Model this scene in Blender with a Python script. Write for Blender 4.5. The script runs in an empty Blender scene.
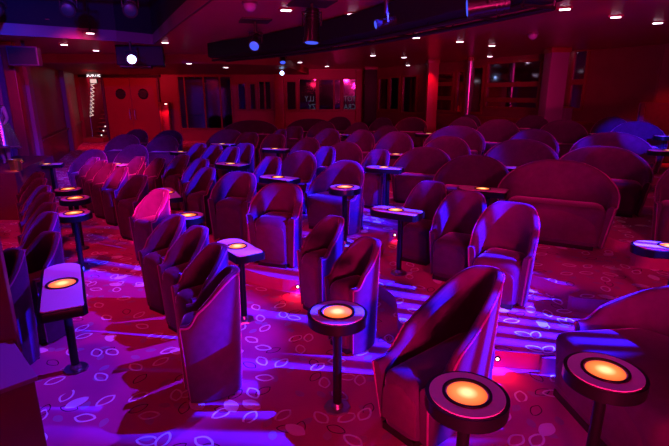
import bpy, bmesh, math, random
from mathutils import Vector, Matrix
random.seed(7)
scene = bpy.context.scene
C = scene.collection
PI = math.pi
CAMH, PITCH, FPX = 2.2, math.radians(15.3), 473.0
CEIL = 3.3

# ------------------------------------------------------------------ helpers
def link(name, bm, mats, parent=None, smooth=True, loc=None):
    me = bpy.data.meshes.new(name)
    bm.normal_update()
    bm.to_mesh(me); bm.free()
    o = bpy.data.objects.new(name, me)
    for m in (mats if isinstance(mats, (list, tuple)) else [mats]):
        me.materials.append(m)
    if smooth:
        me.polygons.foreach_set('use_smooth', [True]*len(me.polygons))
        try: me.set_sharp_from_angle(angle=math.radians(40))
        except Exception: pass
    C.objects.link(o)
    if parent: o.parent = parent
    if loc: o.location = loc
    return o

def tag(o, label, cat, group=None, kind=None):
    o['label'] = label; o['category'] = cat
    if group: o['group'] = group
    if kind: o['kind'] = kind
    return o

def structure(o):
    o['kind'] = 'structure'
    return o

def empty(name, loc=(0,0,0), rz=0.0, sc=(1,1,1)):
    o = bpy.data.objects.new(name, None)
    o.empty_display_size = .1
    o.location = loc; o.rotation_euler = (0,0,rz); o.scale = sc
    C.objects.link(o)
    return o

def copy_tree(o, parent=None):
    c = o.copy(); C.objects.link(c)
    if parent: c.parent = parent
    for ch in o.children: copy_tree(ch, c)
    return c

def box(bm, c, s, rz=0.0, bev=0.0):
    r = bmesh.ops.create_cube(bm, size=1.0)
    vs = r['verts']
    M = Matrix.Translation(c) @ Matrix.Rotation(rz,4,'Z') @ Matrix.Diagonal((s[0],s[1],s[2],1))
    bmesh.ops.transform(bm, matrix=M, verts=vs)
    if bev:
        es = list({e for v in vs for e in v.link_edges})
        bmesh.ops.bevel(bm, geom=es, offset=bev, segments=2, affect='EDGES', profile=.6)
    return vs

def cyl(bm, p0, p1, r0, r1=None, seg=16, caps=True):
    r1 = r0 if r1 is None else r1
    p0 = Vector(p0); p1 = Vector(p1); d = p1-p0
    r = bmesh.ops.create_cone(bm, cap_ends=caps, segments=seg, radius1=r0, radius2=r1, depth=d.length)
    q = Vector((0,0,1)).rotation_difference(d.normalized())
    bmesh.ops.transform(bm, matrix=Matrix.Translation((p0+p1)/2) @ q.to_matrix().to_4x4(), verts=r['verts'])
    return r['verts']

def prism(bm, pts, z0, z1, bev=0.0):
    """closed outline (counter-clockwise) extruded from z0 to z1"""
    b = [bm.verts.new((p[0],p[1],z0)) for p in pts]
    t = [bm.verts.new((p[0],p[1],z1)) for p in pts]
    n = len(pts)
    fs = [bm.faces.new(list(reversed(b))), bm.faces.new(t)]
    for i in range(n):
        fs.append(bm.faces.new((b[i], b[(i+1)%n], t[(i+1)%n], t[i])))
    if bev:
        es = list({e for f in fs[:2] for e in f.edges})
        bmesh.ops.bevel(bm, geom=es, offset=bev, segments=2, affect='EDGES', profile=.6)
    return fs

def tube(bm, pts, r, seg=8, close=False):
    pts = [Vector(p) for p in pts]; n = len(pts); rings = []
    for i,p in enumerate(pts):
        if close: d = pts[(i+1)%n]-pts[i-1]
        else: d = pts[min(i+1,n-1)]-pts[max(i-1,0)]
        d.normalize()
        a = d.orthogonal().normalized() if abs(d.z) > .95 else d.cross(Vector((0,0,1))).normalized()
        b = d.cross(a)
        rr = r[i] if isinstance(r,(list,tuple)) else r
        rings.append([bm.verts.new(p+a*math.cos(k*2*PI/seg)*rr+b*math.sin(k*2*PI/seg)*rr) for k in range(seg)])
    m = n if close else n-1
    for i in range(m):
        A = rings[i]; B = rings[(i+1)%n]
        for k in range(seg):
            bm.faces.new((A[k],A[(k+1)%seg],B[(k+1)%seg],B[k]))
    if not close:
        bm.faces.new(list(reversed(rings[0]))); bm.faces.new(rings[-1])

def spline(pts, n=8):
    P = [Vector((p[0],p[1],0)) for p in pts]
    P = [2*P[0]-P[1]] + P + [2*P[-1]-P[-2]]
    out = []
    for i in range(1,len(P)-2):
        for k in range(n):
            t = k/n
            a,b,c,d = P[i-1],P[i],P[i+1],P[i+2]
            v = .5*((2*b)+(-a+c)*t+(2*a-5*b+4*c-d)*t*t+(-a+3*b-3*c+d)*t**3)
            out.append((v.x,v.y))
    out.append((P[-2].x,P[-2].y))
    return out

# ------------------------------------------------------------------ materials
def new_mat(name):
    m = bpy.data.materials.new(name); m.use_nodes = True
    nt = m.node_tree
    b = nt.nodes.get('Principled BSDF')
    return m, nt, b

def pbr(name, col, rough=.5, metal=0.0, spec=.5, noise=0.0, scale=20.0, coat=0.0):
    m, nt, b = new_mat(name)
    b.inputs['Base Color'].default_value = (*col,1)
    b.inputs['Roughness'].default_value = rough
    b.inputs['Metallic'].default_value = metal
    b.inputs['Specular IOR Level'].default_value = spec
    if coat: b.inputs['Coat Weight'].default_value = coat
    tc = nt.nodes.new('ShaderNodeTexCoord'); nz = nt.nodes.new('ShaderNodeTexNoise')
    nz.inputs['Scale'].default_value = scale; nz.inputs['Detail'].default_value = 4
    nt.links.new(tc.outputs['Object'], nz.inputs['Vector'])
    if noise:
        mx = nt.nodes.new('ShaderNodeMix'); mx.data_type='RGBA'
        mx.inputs[6].default_value = (*[c*(1-noise) for c in col],1)
        mx.inputs[7].default_value = (*[min(1,c*(1+noise)) for c in col],1)
        nt.links.new(nz.outputs['Fac'], mx.inputs[0]); nt.links.new(mx.outputs[2], b.inputs['Base Color'])
    return m

def glow(name, col, strength):
    m, nt, b = new_mat(name)
    b.inputs['Base Color'].default_value = (0,0,0,1)
    b.inputs['Emission Color'].default_value = (*col,1)
    b.inputs['Emission Strength'].default_value = strength
    return m

def velvet(name, col, sheen=.9):
    m, nt, b = new_mat(name)
    tc = nt.nodes.new('ShaderNodeTexCoord')
    nz = nt.nodes.new('ShaderNodeTexNoise'); nz.inputs['Scale'].default_value = 14; nz.inputs['Detail'].default_value = 6
    nz2 = nt.nodes.new('ShaderNodeTexNoise'); nz2.inputs['Scale'].default_value = 260; nz2.inputs['Detail'].default_value = 2
    nt.links.new(tc.outputs['Object'], nz.inputs['Vector']); nt.links.new(tc.outputs['Object'], nz2.inputs['Vector'])
    mx = nt.nodes.new('ShaderNodeMix'); mx.data_type='RGBA'
    mx.inputs[6].default_value = (*[c*.72 for c in col],1); mx.inputs[7].default_value = (*[min(1,c*1.3) for c in col],1)
    nt.links.new(nz.outputs['Fac'], mx.inputs[0]); nt.links.new(mx.outputs[2], b.inputs['Base Color'])
    b.inputs['Roughness'].default_value = .78
    b.inputs['Specular IOR Level'].default_value = .15
    b.inputs['Sheen Weight'].default_value = sheen
    b.inputs['Sheen Roughness'].default_value = .28
    b.inputs['Sheen Tint'].default_value = (1,.40,.90,1)
    bp = nt.nodes.new('ShaderNodeBump'); bp.inputs['Strength'].default_value = .25; bp.inputs['Distance'].default_value = .003
    nt.links.new(nz2.outputs['Fac'], bp.inputs['Height']); nt.links.new(bp.outputs['Normal'], b.inputs['Normal'])
    return m

def carpet():
    m, nt, b = new_mat('carpet')
    N = nt.nodes; L = nt.links
    geo = N.new('ShaderNodeNewGeometry')
    def mth(op, a, c=None):
        n = N.new('ShaderNodeMath'); n.operation = op
        for i,v in enumerate((a,c)):
            if v is None: continue
            if hasattr(v,'links'): L.new(v, n.inputs[i])
            else: n.inputs[i].default_value = v
        return n.outputs[0]
    sn = N.new('ShaderNodeSeparateXYZ'); L.new(geo.outputs['True Normal'], sn.inputs[0])
    flat = mth('GREATER_THAN', sn.outputs[2], .5)      # the risers are plain
    def motif(scale, off, cx, R, width, fill, keep, jit=.75):
        """lip / leaf shaped marks, one per cell: outline (fill=False) or solid, on a share of the cells"""
        ad = N.new('ShaderNodeVectorMath'); ad.operation='MULTIPLY_ADD'
        ad.inputs[1].default_value = (scale,scale,0); ad.inputs[2].default_value = (off[0],off[1],0)
        L.new(geo.outputs['Position'], ad.inputs[0])
        vo = N.new('ShaderNodeTexVoronoi'); vo.voronoi_dimensions='2D'; vo.feature='F1'
        vo.inputs['Scale'].default_value = 1; vo.inputs['Randomness'].default_value = jit
        L.new(ad.outputs[0], vo.inputs['Vector'])
        su = N.new('ShaderNodeVectorMath'); su.operation='SUBTRACT'
        L.new(ad.outputs[0], su.inputs[0]); L.new(vo.outputs['Position'], su.inputs[1])
        se = N.new('ShaderNodeSeparateColor'); L.new(vo.outputs['Color'], se.inputs[0])
        ang = mth('MULTIPLY', se.outputs[0], 6.28)
        ro = N.new('ShaderNodeVectorRotate'); ro.rotation_type='Z_AXIS'
        L.new(su.outputs[0], ro.inputs['Vector']); L.new(ang, ro.inputs['Angle'])
        sx = N.new('ShaderNodeSeparateXYZ'); L.new(ro.outputs[0], sx.inputs[0])
        ax = mth('ADD', mth('ABSOLUTE', sx.outputs[0]), cx)
        notch = mth('MULTIPLY', mth('SINE', mth('MULTIPLY', sx.outputs[1], 15.0)), .006)
        d = mth('SUBTRACT', mth('SQRT', mth('ADD', mth('MULTIPLY',ax,ax), mth('MULTIPLY',sx.outputs[1],sx.outputs[1]))), R)
        d = mth('ADD', d, notch)
        if fill: inside = mth('LESS_THAN', d, 0.0)
        else: inside = mth('LESS_THAN', mth('ABSOLUTE', d), width)
        return mth('MULTIPLY', mth('MULTIPLY', inside, mth('LESS_THAN', se.outputs[1], keep)), flat)
    nz = N.new('ShaderNodeTexNoise'); nz.inputs['Scale'].default_value = 3.2; nz.inputs['Detail'].default_value = 6
    L.new(geo.outputs['Position'], nz.inputs['Vector'])
    base = N.new('ShaderNodeMix'); base.data_type='RGBA'
    base.inputs[6].default_value=(.52,.025,.24,1); base.inputs[7].default_value=(.70,.035,.34,1)
    L.new(nz.outputs['Fac'], base.inputs[0])
    cur = base.outputs[2]
    for (msk, col) in ((motif(6.2,(.3,.7),.16,.34,.0,True,.42), (.50,.20,.42,1)),
                       (motif(5.0,(5.2,1.4),.24,.42,.020,False,.28), (.05,.0,.02,1)),
                       (motif(4.0,(2.7,8.1),.20,.40,.0,True,.24), (1,.82,1,1)),
                       (motif(4.5,(9.1,3.3),.20,.38,.034,False,.58), (1,.90,1,1))):
        mx = N.new('ShaderNodeMix'); mx.data_type='RGBA'
        L.new(msk, mx.inputs[0]); L.new(cur, mx.inputs[6]); mx.inputs[7].default_value = col
        cur = mx.outputs[2]
    L.new(cur, b.inputs['Base Color'])
    b.inputs['Roughness'].default_value=.85; b.inputs['Specular IOR Level'].default_value=.15
    b.inputs['Sheen Weight'].default_value=.06
    n2 = N.new('ShaderNodeTexNoise'); n2.inputs['Scale'].default_value=300
    L.new(geo.outputs['Position'], n2.inputs['Vector'])
    bp = N.new('ShaderNodeBump'); bp.inputs['Strength'].default_value=.3; bp.inputs['Distance'].default_value=.004
    L.new(n2.outputs['Fac'], bp.inputs['Height']); L.new(bp.outputs['Normal'], b.inputs['Normal'])
    return m

def lens_mat():
    """lit amber glass: the bulb sits under its middle"""
    m, nt, b = new_mat('amber_lamp_glass')
    N=nt.nodes; L=nt.links
    tc=N.new('ShaderNodeTexCoord'); ln=N.new('ShaderNodeVectorMath'); ln.operation='LENGTH'
    L.new(tc.outputs['Object'], ln.inputs[0])
    rp=N.new('ShaderNodeValToRGB')
    mm=N.new('ShaderNodeMath'); mm.operation='DIVIDE'; mm.inputs[1].default_value=.11
    L.new(ln.outputs['Value'], mm.inputs[0]); L.new(mm.outputs[0], rp.inputs[0])
    e=rp.color_ramp.elements
    e[0].position=.15; e[0].color=(1,.66,.28,1); e[1].position=.98; e[1].color=(.75,.07,.015,1)
    x=e.new(.50); x.color=(1,.20,.045,1)
    b.inputs['Base Color'].default_value=(.2,.05,.02,1)
    L.new(rp.outputs[0], b.inputs['Emission Color'])
    b.inputs['Emission Strength'].default_value=1.7
    return m

M = dict(
    velvet=velvet('burgundy_velvet',(.085,.004,.085)),
    velvet_front=velvet('burgundy_velvet_panel',(.11,.005,.085),.4),
    piping=velvet('velvet_piping',(.34,.02,.26),.8),
    plinth=pbr('black_plinth',(.012,.008,.01),.6),
    carpet=carpet(),
    ceiling=pbr('ceiling_red_lacquer',(.36,.014,.12),.32,spec=.5,noise=.1,scale=2),
    soffit=pbr('soffit_dark_red',(.20,.01,.04),.45),
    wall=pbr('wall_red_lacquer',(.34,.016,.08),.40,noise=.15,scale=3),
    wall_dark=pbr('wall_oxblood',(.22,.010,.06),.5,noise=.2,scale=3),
    frame=pbr('frame_red_wood',(.26,.012,.04),.35,noise=.2,scale=8),
    mirror=pbr('smoked_mirror',(.30,.26,.34),.06,metal=1.0),
    black=pbr('matt_black',(.012,.012,.016),.55),
    black_gloss=pbr('black_metal',(.02,.02,.028),.28,metal=.6),
    steel=pbr('brushed_steel',(.45,.45,.5),.3,metal=1.0),
    inlay=pbr('mauve_inlay',(.80,.50,.80),.38,spec=.6,noise=.06,scale=60),
    lens=lens_mat(),
    downlight=glow('downlight_lens',(1,.72,.92),7.0),
    led_red=glow('step_light_lens',(1,.35,.3),10.0),
    white_glow=glow('panel_and_baluster_glow',(1,.62,.58),.9),
    bulb=glow('stair_bulb',(1,.72,.80),2.0),
    spot_lens=glow('projector_lens_lit',(.35,.55,1),9.0),
    blue_lens=glow('blue_projector_lens',(.06,.10,1),1.1),
    dim_lens=glow('dim_blue_lens',(.03,.04,1),.05),
    curtain=velvet('stage_curtain',(.22,.03,.24),.4),
    silver=pbr('silver_lame',(.60,.50,.78),.25,metal=.9,noise=.5,scale=22),
    skin=pbr('stocking_mauve',(.5,.22,.35),.4),
    gold=pbr('gold_foil',(.85,.55,.25),.28,metal=1.0),
    letters=glow('reflected_letters',(.30,.48,.85),.07),
    sign_white=glow('sign_letters',(1,.86,.9),2.2),
    sign_red=glow('sign_letters_dim',(1,.12,.16),.5),
    door=pbr('door_red',(.36,.018,.05),.42,noise=.1,scale=4),
    stair=pbr('stair_tread',(.35,.05,.06),.5),
    fascia=pbr('fascia_lilac',(.10,.035,.11),.4),
    mauve=pbr('mauve_lacquer',(.30,.10,.30),.4),
    rig=pbr('rig_black',(.006,.007,.016),.6,spec=.2),
    bottle=pbr('dome_glass',(.35,.25,.5),.12,spec=.8),
)

# ------------------------------------------------------------------ seats
H = .97
def plan(W, D, t, inset=0.0):
    s = abs(t); sg = 1 if t >= 0 else -1
    W2 = W/2-inset; b = .72*D
    if s < .6:
        a = s/.6*PI/2; n = 2.1
        c = max(0,math.cos(a))**(2/n); q = math.sin(a)**(2/n)
        return (-D/2+inset+(b-inset)*(1-c), sg*W2*q)
    u = (s-.6)/.4
    return (-D/2+b+u*(D-b), sg*W2*(1-.05*u*u))
def rimz(t, Ha=.60, flat=.03):
    u = min(1, max(0, (abs(t)-flat)/(.86-flat)))
    return H*(Ha+(1-Ha)*(.5+.5*math.cos(PI*u)))

def seat_meshes(W, D, Ha=.60, seat_h=.46, out=.02, th=.07):
    """backrest shell, rim piping, cushion, front panel, plinth - front towards +X"""
    bm = bmesh.new(); cols = []; rim = []
    n = 22
    ts = [-1+2*i/(2*n) for i in range(2*n+1)]
    for t in ts:
        z = rimz(t, Ha, .16 if W < .6 else .03)
        col = []
        def P(ins, flare, zz):
            x, y = plan(W, D, t, ins)
            return bm.verts.new((x*flare, y*flare, zz))
        for f, k in ((0.02,.88),(.25,.915),(.5,.945),(.75,.975),(.88,.992)):
            col.append(P(0, k, z*f))
        for a in (10,40,70,90,110,140,170):
            ca = math.cos(math.radians(a)); sa = math.sin(math.radians(a))
            col.append(P(th*(.5-.5*ca), 1.0, z-th*.55*(1-sa)))
        for f, k in ((.85,.985),(.65,.965),(.4,.93),(.1,.89)):
            col.append(P(th+.004, k, z*f))
        cols.append(col)
        x, y = plan(W, D, t, .004); rim.append((x*1.004, y*1.004, z-.016))
    for A, B in zip(cols, cols[1:]):
        for k in range(len(A)-1):
            bm.faces.new((A[k], A[k+1], B[k+1], B[k]))
    bm.faces.new(cols[0]); bm.faces.new(list(reversed(cols[-1])))
    bmesh.ops.recalc_face_normals(bm, faces=bm.faces)
    shell = bm
    pb = bmesh.new()
    tube(pb, rim, .0075, 6)
    # piping down the two front edges
    for s in (0, -1):
        x, y, z = rim[s]
        tube(pb, [(x*(.88+.12*k/6), y*(.88+.12*k/6), .03+(z-.03)*k/6) for k in range(7)], .007, 6)
    cb = bmesh.new()
    Wi = W-2*th-.03; x0 = -D/2+th+.03; x1 = D/2+out
    vs = box(cb, ((x0+x1)/2, 0, .05+seat_h/2), (x1-x0, Wi, seat_h))
    es = [e for e in cb.edges if (e.verts[0].co.z > .1 or e.verts[1].co.z > .1)]
    bmesh.ops.bevel(cb, geom=es, offset=min(.085, Wi*.28), segments=4, affect='EDGES', profile=.5)
    for v in cb.verts:     # slight crown and taper
        k = .93+.07*(v.co.z/.5); v.co.x *= k; v.co.y *= k
        v.co.z += .02*max(0, 1-(2*v.co.y/Wi)**2)*(1 if v.co.z > .4 else 0)
    fb = bmesh.new()
    hw = Wi*.43; pts = []
    top = seat_h+.01; r = min(hw, .22)
    for k in range(13):
        a = PI*k/12
        pts.append((hw*math.cos(a), top-r+r*math.sin(a)**.8 if 0 < k < 12 else top-r))
    pts = [(-hw, .09)]+[(p[0], p[1]) for p in reversed(pts)]+[(hw, .09)]
    prv = None
    rings = []
    for sc_, dx in ((1,0.0),(.97,.014),(.86,.022)):
        cz = .28
        rings.append([fb.verts.new(((x1*(.945+.06*(cz+(z-cz)*sc_)))+dx-.012, y*sc_, cz+(z-cz)*sc_)) for (y,z) in pts])
    for A, B in zip(rings, rings[1:]):
        for k in range(len(A)):
            fb.faces.new((A[k], A[(k+1)%len(A)], B[(k+1)%len(B)], B[k]))
    fb.faces.new(rings[-1]); fb.faces.new(list(reversed(rings[0])))
    bmesh.ops.recalc_face_normals(fb, faces=fb.faces)
    lb = bmesh.new()
    prism(lb, [(x0-.01,-Wi*.42),(x1-.03,-Wi*.42),(x1-.03,Wi*.42),(x0-.01,Wi*.42)], 0, .052)
    return shell, pb, cb, fb, lb

def make_seat(name, W, D, Ha=.60, seat_h=.46, out=.02, th=.07):
    root = empty(name)
    s, p, c, f, l = seat_meshes(W, D, Ha, seat_h, out, th)
    sh = link('backrest', s, M['velvet'], root)
    link('piping', p, M['piping'], sh)
    link('seat', c, M['velvet'], root)
    link('front_panel', f, M['velvet_front'], root)
    link('plinth', l, M['plinth'], root, smooth=False)
    return root

TUB = 'tub_chair'; LOVE = 'tub_loveseat'
SINGLE_W, SINGLE_D, LOVE_W, LOVE_D = .50, .46, 1.10, .54
proto = {'S': make_seat(TUB, SINGLE_W, SINGLE_D, .66, .56, .03), 'L': make_seat(LOVE, LOVE_W, LOVE_D, .54, .44, .06),
         'T': make_seat(TUB, SINGLE_W, SINGLE_D, .56, .42, .10, .05)}
used = {'S': False, 'L': False, 'T': False}

SEATS = [
    ('a1','S',-2.68,3.56,0.00,0.42,24),
    ('a2','S',-2.67,4.06,0.00,0.42,24),
    ('a3','S',-3.12,4.82,0.00,0.42,24),
    ('a4','S',-3.38,5.27,0.00,0.42,24),
    ('a5','S',-3.75,5.86,0.00,0.42,24),
    ('a6','S',-4.08,6.36,0.00,0.42,24),
    ('a7','S',-4.48,6.94,0.00,0.42,24),
    ('a8','S',-4.86,7.52,0.00,0.42,24),
    ('a0','L',-5.60,6.95,0.00,0.90,40),
    ('b1','S',-0.90,3.20,0.00,0.42,80),
    ('b2','S',-1.09,3.71,0.00,0.42,48),
    ('b3','S',-1.39,4.25,0.00,0.42,40),
    ('b4','S',-1.74,4.69,0.00,0.42,35),
    ('b5','S',-2.39,6.07,0.00,0.50,34),
    ('b6','S',-3.11,7.22,0.00,0.50,32),
    ('b7','S',-3.76,8.08,0.00,0.42,30),
    ('b8','S',-4.18,8.55,0.00,0.42,30),
    ('b9','S',-4.52,8.95,0.00,0.42,30),
    ('b10','S',-4.86,9.35,0.00,0.42,30),
    ('b11','S',-4.02,9.50,0.00,0.42,28),
    ('b12','S',-3.52,9.25,0.00,0.42,28),
    ('f1','L',-5.53,10.68,0.00,0.84,6),
    ('f2','L',-5.03,11.80,0.00,0.86,6),
    ('f3','L',-6.57,14.87,0.00,1.10,4),
    ('f4','L',-7.08,17.06,0.00,0.95,4),
    ('f5','L',-5.22,14.49,0.00,1.05,8),
    ('f6','L',-5.76,16.56,0.00,1.11,8),
    ('c1','S',-2.84,8.57,0.15,0.42,24),
    ('c2','S',-2.34,8.00,0.15,0.44,24),
    ('c3','S',-1.98,7.00,0.15,0.42,24),
    ('c4','S',-1.39,6.56,0.15,0.67,20),
    ('c5','S',-0.69,5.67,0.15,0.68,20),
    ('p1','S',-0.10,4.66,0.00,0.42,48),
    ('p2','S',0.20,3.90,0.00,0.42,52),
    ('t1','S',1.16,5.83,0.15,0.53,34),
    ('t2','S',1.44,5.21,0.15,0.58,34),
    ('t3','S',1.75,4.61,0.15,0.64,36),
    ('d1','S',-2.66,9.10,0.30,0.42,20),
    ('d2','S',-2.28,8.80,0.30,0.42,20),
    ('d3','S',-1.90,8.50,0.30,0.42,20),
    ('d4','S',-1.77,9.08,0.30,0.51,20),
    ('d5','S',-1.00,7.12,0.30,0.42,20),
    ('d6','L',-0.64,7.84,0.30,0.81,30),
    ('d7','L',0.06,6.67,0.30,0.89,40),
    ('e1','L',-2.91,12.82,0.30,1.07,10),
    ('e2','S',-2.15,11.82,0.30,0.61,14),
    ('e3','S',-1.44,11.36,0.30,0.60,14),
    ('e4','S',-1.48,12.87,0.30,0.42,14),
    ('e5','S',-1.20,14.10,0.30,0.62,14),
    ('e6','L',-0.64,10.36,0.30,0.75,22),
    ('e7','S',-0.18,8.54,0.30,0.43,20),
    ('e8','L',0.16,9.43,0.30,0.88,20),
    ('e9','S',0.72,8.10,0.30,0.48,28),
    ('g1','L',-3.00,17.30,0.30,2.00,5),
    ('g2','L',-0.90,18.40,0.30,1.90,5),
    ('h1','L',-0.19,11.03,0.45,0.75,22),
    ('h2','L',-0.37,13.97,0.45,0.88,22),
    ('h3','L',0.12,16.80,0.45,1.04,22),
    ('h4','L',0.62,13.47,0.45,0.75,22),
    ('h5','L',0.55,10.60,0.45,0.75,22),
    ('h6','L',1.60,16.45,0.45,0.82,22),
    ('h7','L',1.29,12.13,0.45,0.75,22),
    ('h8','L',1.27,10.10,0.45,0.85,22),
    ('h9','L',2.62,16.43,0.45,1.13,22),
    ('i1','L',2.50,9.90,0.58,1.25,26),
    ('i2','L',2.09,8.95,0.45,0.98,26),
    ('i3','L',1.59,8.45,0.30,1.08,26),
    ('i4','L',2.14,7.25,0.30,1.16,26),
    ('j1','L',2.90,10.95,0.70,0.75,26),
    ('j2','L',3.42,12.46,0.70,0.75,26),
    ('j3','L',3.45,10.17,0.70,0.97,26),
    ('j4','L',4.98,12.15,0.70,0.91,26),
    ('k1','L',3.26,8.29,0.45,1.26,26),
    ('k2','L',3.72,8.99,0.58,0.95,26),
    ('k3','L',4.73,9.96,0.70,1.00,26),
    ('k4','L',6.45,11.20,0.70,0.86,26),
    ('m1','L',4.78,8.20,0.58,1.30,27),
    ('m2','L',4.06,7.16,0.45,1.32,27),
    ('m3','L',5.92,9.39,0.70,1.01,27),
    ('m4','L',4.25,5.46,0.45,0.83,27),
    ('n1','L',2.92,6.12,0.30,1.44,28),
]
LABEL = {
 'a1':'nearest tub chair on the left, beside the long-topped table',
 'a2':'second tub chair of the stage row, just behind the nearest left chair',
 'a3':'third tub chair of the stage row, its inside lit blue',
 'a4':'fourth tub chair of the stage row, blue inside, beside the lilac table',
 'a5':'fifth tub chair of the stage row, beside the dark red table',
 'a6':'sixth tub chair of the stage row, counted from the camera',
 'a7':'seventh tub chair of the stage row, next to last',
 'a8':'farthest tub chair of the stage row, near the gold bucket',
 'a0':'dark loveseat with a blue streak at the left edge below the silver figure',
 'b1':'nearest aisle tub chair, dark side to the camera and blue-lit back',
 'b2':'second aisle tub chair from the camera, blue light on its inside',
 'b3':'third aisle tub chair from the camera',
 'b4':'fourth aisle tub chair from the camera, before the pink-lit one',
 'b5':'aisle tub chair lit bright pink inside',
 'b6':'aisle tub chair with a blue rim, right behind the pink-lit one',
 'b7':'dim aisle tub chair between the blue-rimmed chair and the pink far end of the row',
 'b8':'third from last tub chair of the aisle row, pink rim',
 'b9':'next to last tub chair of the aisle row, pink rim',
 'b10':'farthest tub chair of the aisle row, before the violet loveseat',
 'b11':'left one of two upright pink tub chairs in front of the far loveseats',
 'b12':'right one of two upright pink tub chairs in front of the far loveseats',
 'f1':'wide violet loveseat behind the end of the aisle chairs, nearest the left wall',
 'f2':'wide violet loveseat behind the two upright pink chairs',
 'f3':'loveseat before the lit doorway, its back edged red',
 'f4':'farthest loveseat right in front of the double exit doors',
 'f5':'dark blue loveseat in front of the red niche',
 'f6':'maroon loveseat behind the dark blue one at the red niche',
 'c1':'white-rimmed tub chair at the far end of the first step',
 'c2':'tub chair beside the white-rimmed one on the first step',
 'c3':'tub chair half hidden between the big ones on the first step',
 'c4':'wide tub chair with a violet rim, second from the near end of the first step',
 'c5':'wide tub chair with a rounded front panel, nearest on the first step left of centre',
 'p1':'left and farther chair of the pair behind the nearest round table',
 'p2':'right and nearer chair of the pair behind the nearest round table',
 't1':'farthest of the three blue-lit chairs right of the oblong table',
 't2':'middle one of the three blue-lit chairs right of centre',
 't3':'nearest of the three blue-lit chairs right of centre',
 'd1':'leftmost of three small dark chairs on the second step',
 'd2':'middle one of three small dark chairs on the second step',
 'd3':'rightmost of three small dark chairs on the second step',
 'd4':'tub chair with a blue patch on its back, right of the three small dark chairs',
 'd5':'small tub chair joined to the left of the two-tone loveseat',
 'd6':'loveseat with blue and magenta light on its wide back, left of the purple loveseat',
 'd7':'purple loveseat in the middle with a blue-lit arm, behind the small round table',
 'e1':'wide dark loveseat below the far smoked mirrors, left of the round-backed chairs',
 'e2':'left one of two round-backed chairs behind the bright blue table',
 'e3':'right one of two round-backed chairs behind the bright blue table',
 'e4':'small chair with a red top peeping out behind the round-backed pair',
 'e5':'pink-rimmed round chair below the left lettered mirror',
 'e6':'loveseat with a violet right half behind the two-tone loveseat',
 'e7':'narrow violet chair between the purple loveseat and the seats behind',
 'e8':'rounded violet loveseat directly behind the purple middle loveseat',
 'e9':'small blue-lit chair right of the purple middle loveseat',
 'g1':'long low dark banquette below the far mirrors, left one',
 'g2':'long low dark banquette below the lettered mirrors, right one',
 'h1':'round loveseat with a magenta glow below the lettered mirrors',
 'h2':'loveseat with a blue tip right below the lettered mirrors',
 'h3':'farthest low loveseat beneath the lettered mirrors',
 'h4':'pink-rimmed loveseat behind the blue tables, left of the black panel',
 'h5':'dark round loveseat in front of the pink-rimmed one left of the black panel',
 'h6':'farthest loveseat below the black panel',
 'h7':'violet loveseat in front of the farthest one below the black panel',
 'h8':'red-lit round loveseat behind the dark oblong table',
 'h9':'farthest loveseat left of the red column foot',
 'i1':'widest violet loveseat below the red column',
 'i2':'dark loveseat in front of the widest violet one',
 'i3':'dark loveseat behind the three blue-lit chairs, the left one',
 'i4':'dark loveseat behind the blue-edged oblong table right of centre',
 'j1':'violet loveseat at the foot of the shiny round column',
 'j2':'farthest dark loveseat right of the shiny round column',
 'j3':'pink-rimmed loveseat below the barred mirror, with the bright blue table',
 'j4':'farthest loveseat under the right end of the barred mirror',
 'k1':'wide pink-rimmed loveseat below the bright blue far table',
 'k2':'loveseat with a blue corner behind the wide pink-rimmed one',
 'k3':'blue-topped loveseat in front of the broad mauve pillar',
 'k4':'farthest dark loveseat right of the broad mauve pillar',
 'm1':'wide loveseat with a blue patch, behind the big dark terrace loveseats',
 'm2':'large dark loveseat right behind the largest terrace one',
 'm3':'bright blue loveseat in the far right corner',
 'm4':'dark loveseat cut by the right edge, on the third step',
 'n1':'largest dark loveseat on the terrace, right of the three blue-lit chairs',
}
GROUP = {'a':'tub seats along the stage','b':'tub chairs lining the left aisle','f':'loveseats near the exit doors','c':'tub chairs on the first step',
 'p':'pair of tub chairs behind the nearest round table','t':'blue-lit tub chairs right of centre','d':'seats on the second step','e':'seats in the middle of the hall',
 'g':'long banquettes by the mirror wall','h':'seats in the far middle rows','i':'loveseats in the right-hand middle rows','j':'loveseats in the last rows','k':'loveseats in the right-hand far rows',
 'm':'loveseats on the right-hand terrace','n':'loveseats on the right-hand terrace'}
for (key, kind, x, y, z, w, deg) in SEATS:
    W0, D0 = (SINGLE_W, SINGLE_D) if kind == 'S' else (LOVE_W, LOVE_D)
    d = .42 if key[0] in 'bp' and kind == 'S' else .38 if key[0] == 'a' and kind == 'S' else D0
    if key[0] == 'a' and kind == 'S': w = .38
    pk = 'T' if key[0] == 't' else kind
    hs = 1.08 if key == 'n1' else 1.0
    if used[pk]: o = copy_tree(proto[pk])
    else: o = proto[pk]; used[pk] = True
    o.location = (x, y, z); o.rotation_euler = (0, 0, -PI/2-math.radians(deg)); o.scale = (d/D0, w/W0, hs)
    tag(o, LABEL[key], 'chair' if kind == 'S' else 'loveseat', GROUP[key[0]])

# the two big seats at the camera's side
o = make_seat('tub_armchair', .50, 1.02, .50, .40)
o.location = (.80, 2.96, 0); o.rotation_euler = (0,0,-PI/2-math.radians(50))
tag(o, 'large dark tub armchair behind the round table at bottom centre, its near arm glowing red', 'chair')
o = make_seat('tub_sofa', 1.25, .72, .56, .46, .22)
o.location = (2.25, 2.72, 0); o.rotation_euler = (0,0,-PI/2-math.radians(84))
tag(o, 'biggest dark velvet sofa at the right edge, behind the nearest right-hand round table', 'sofa')

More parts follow.
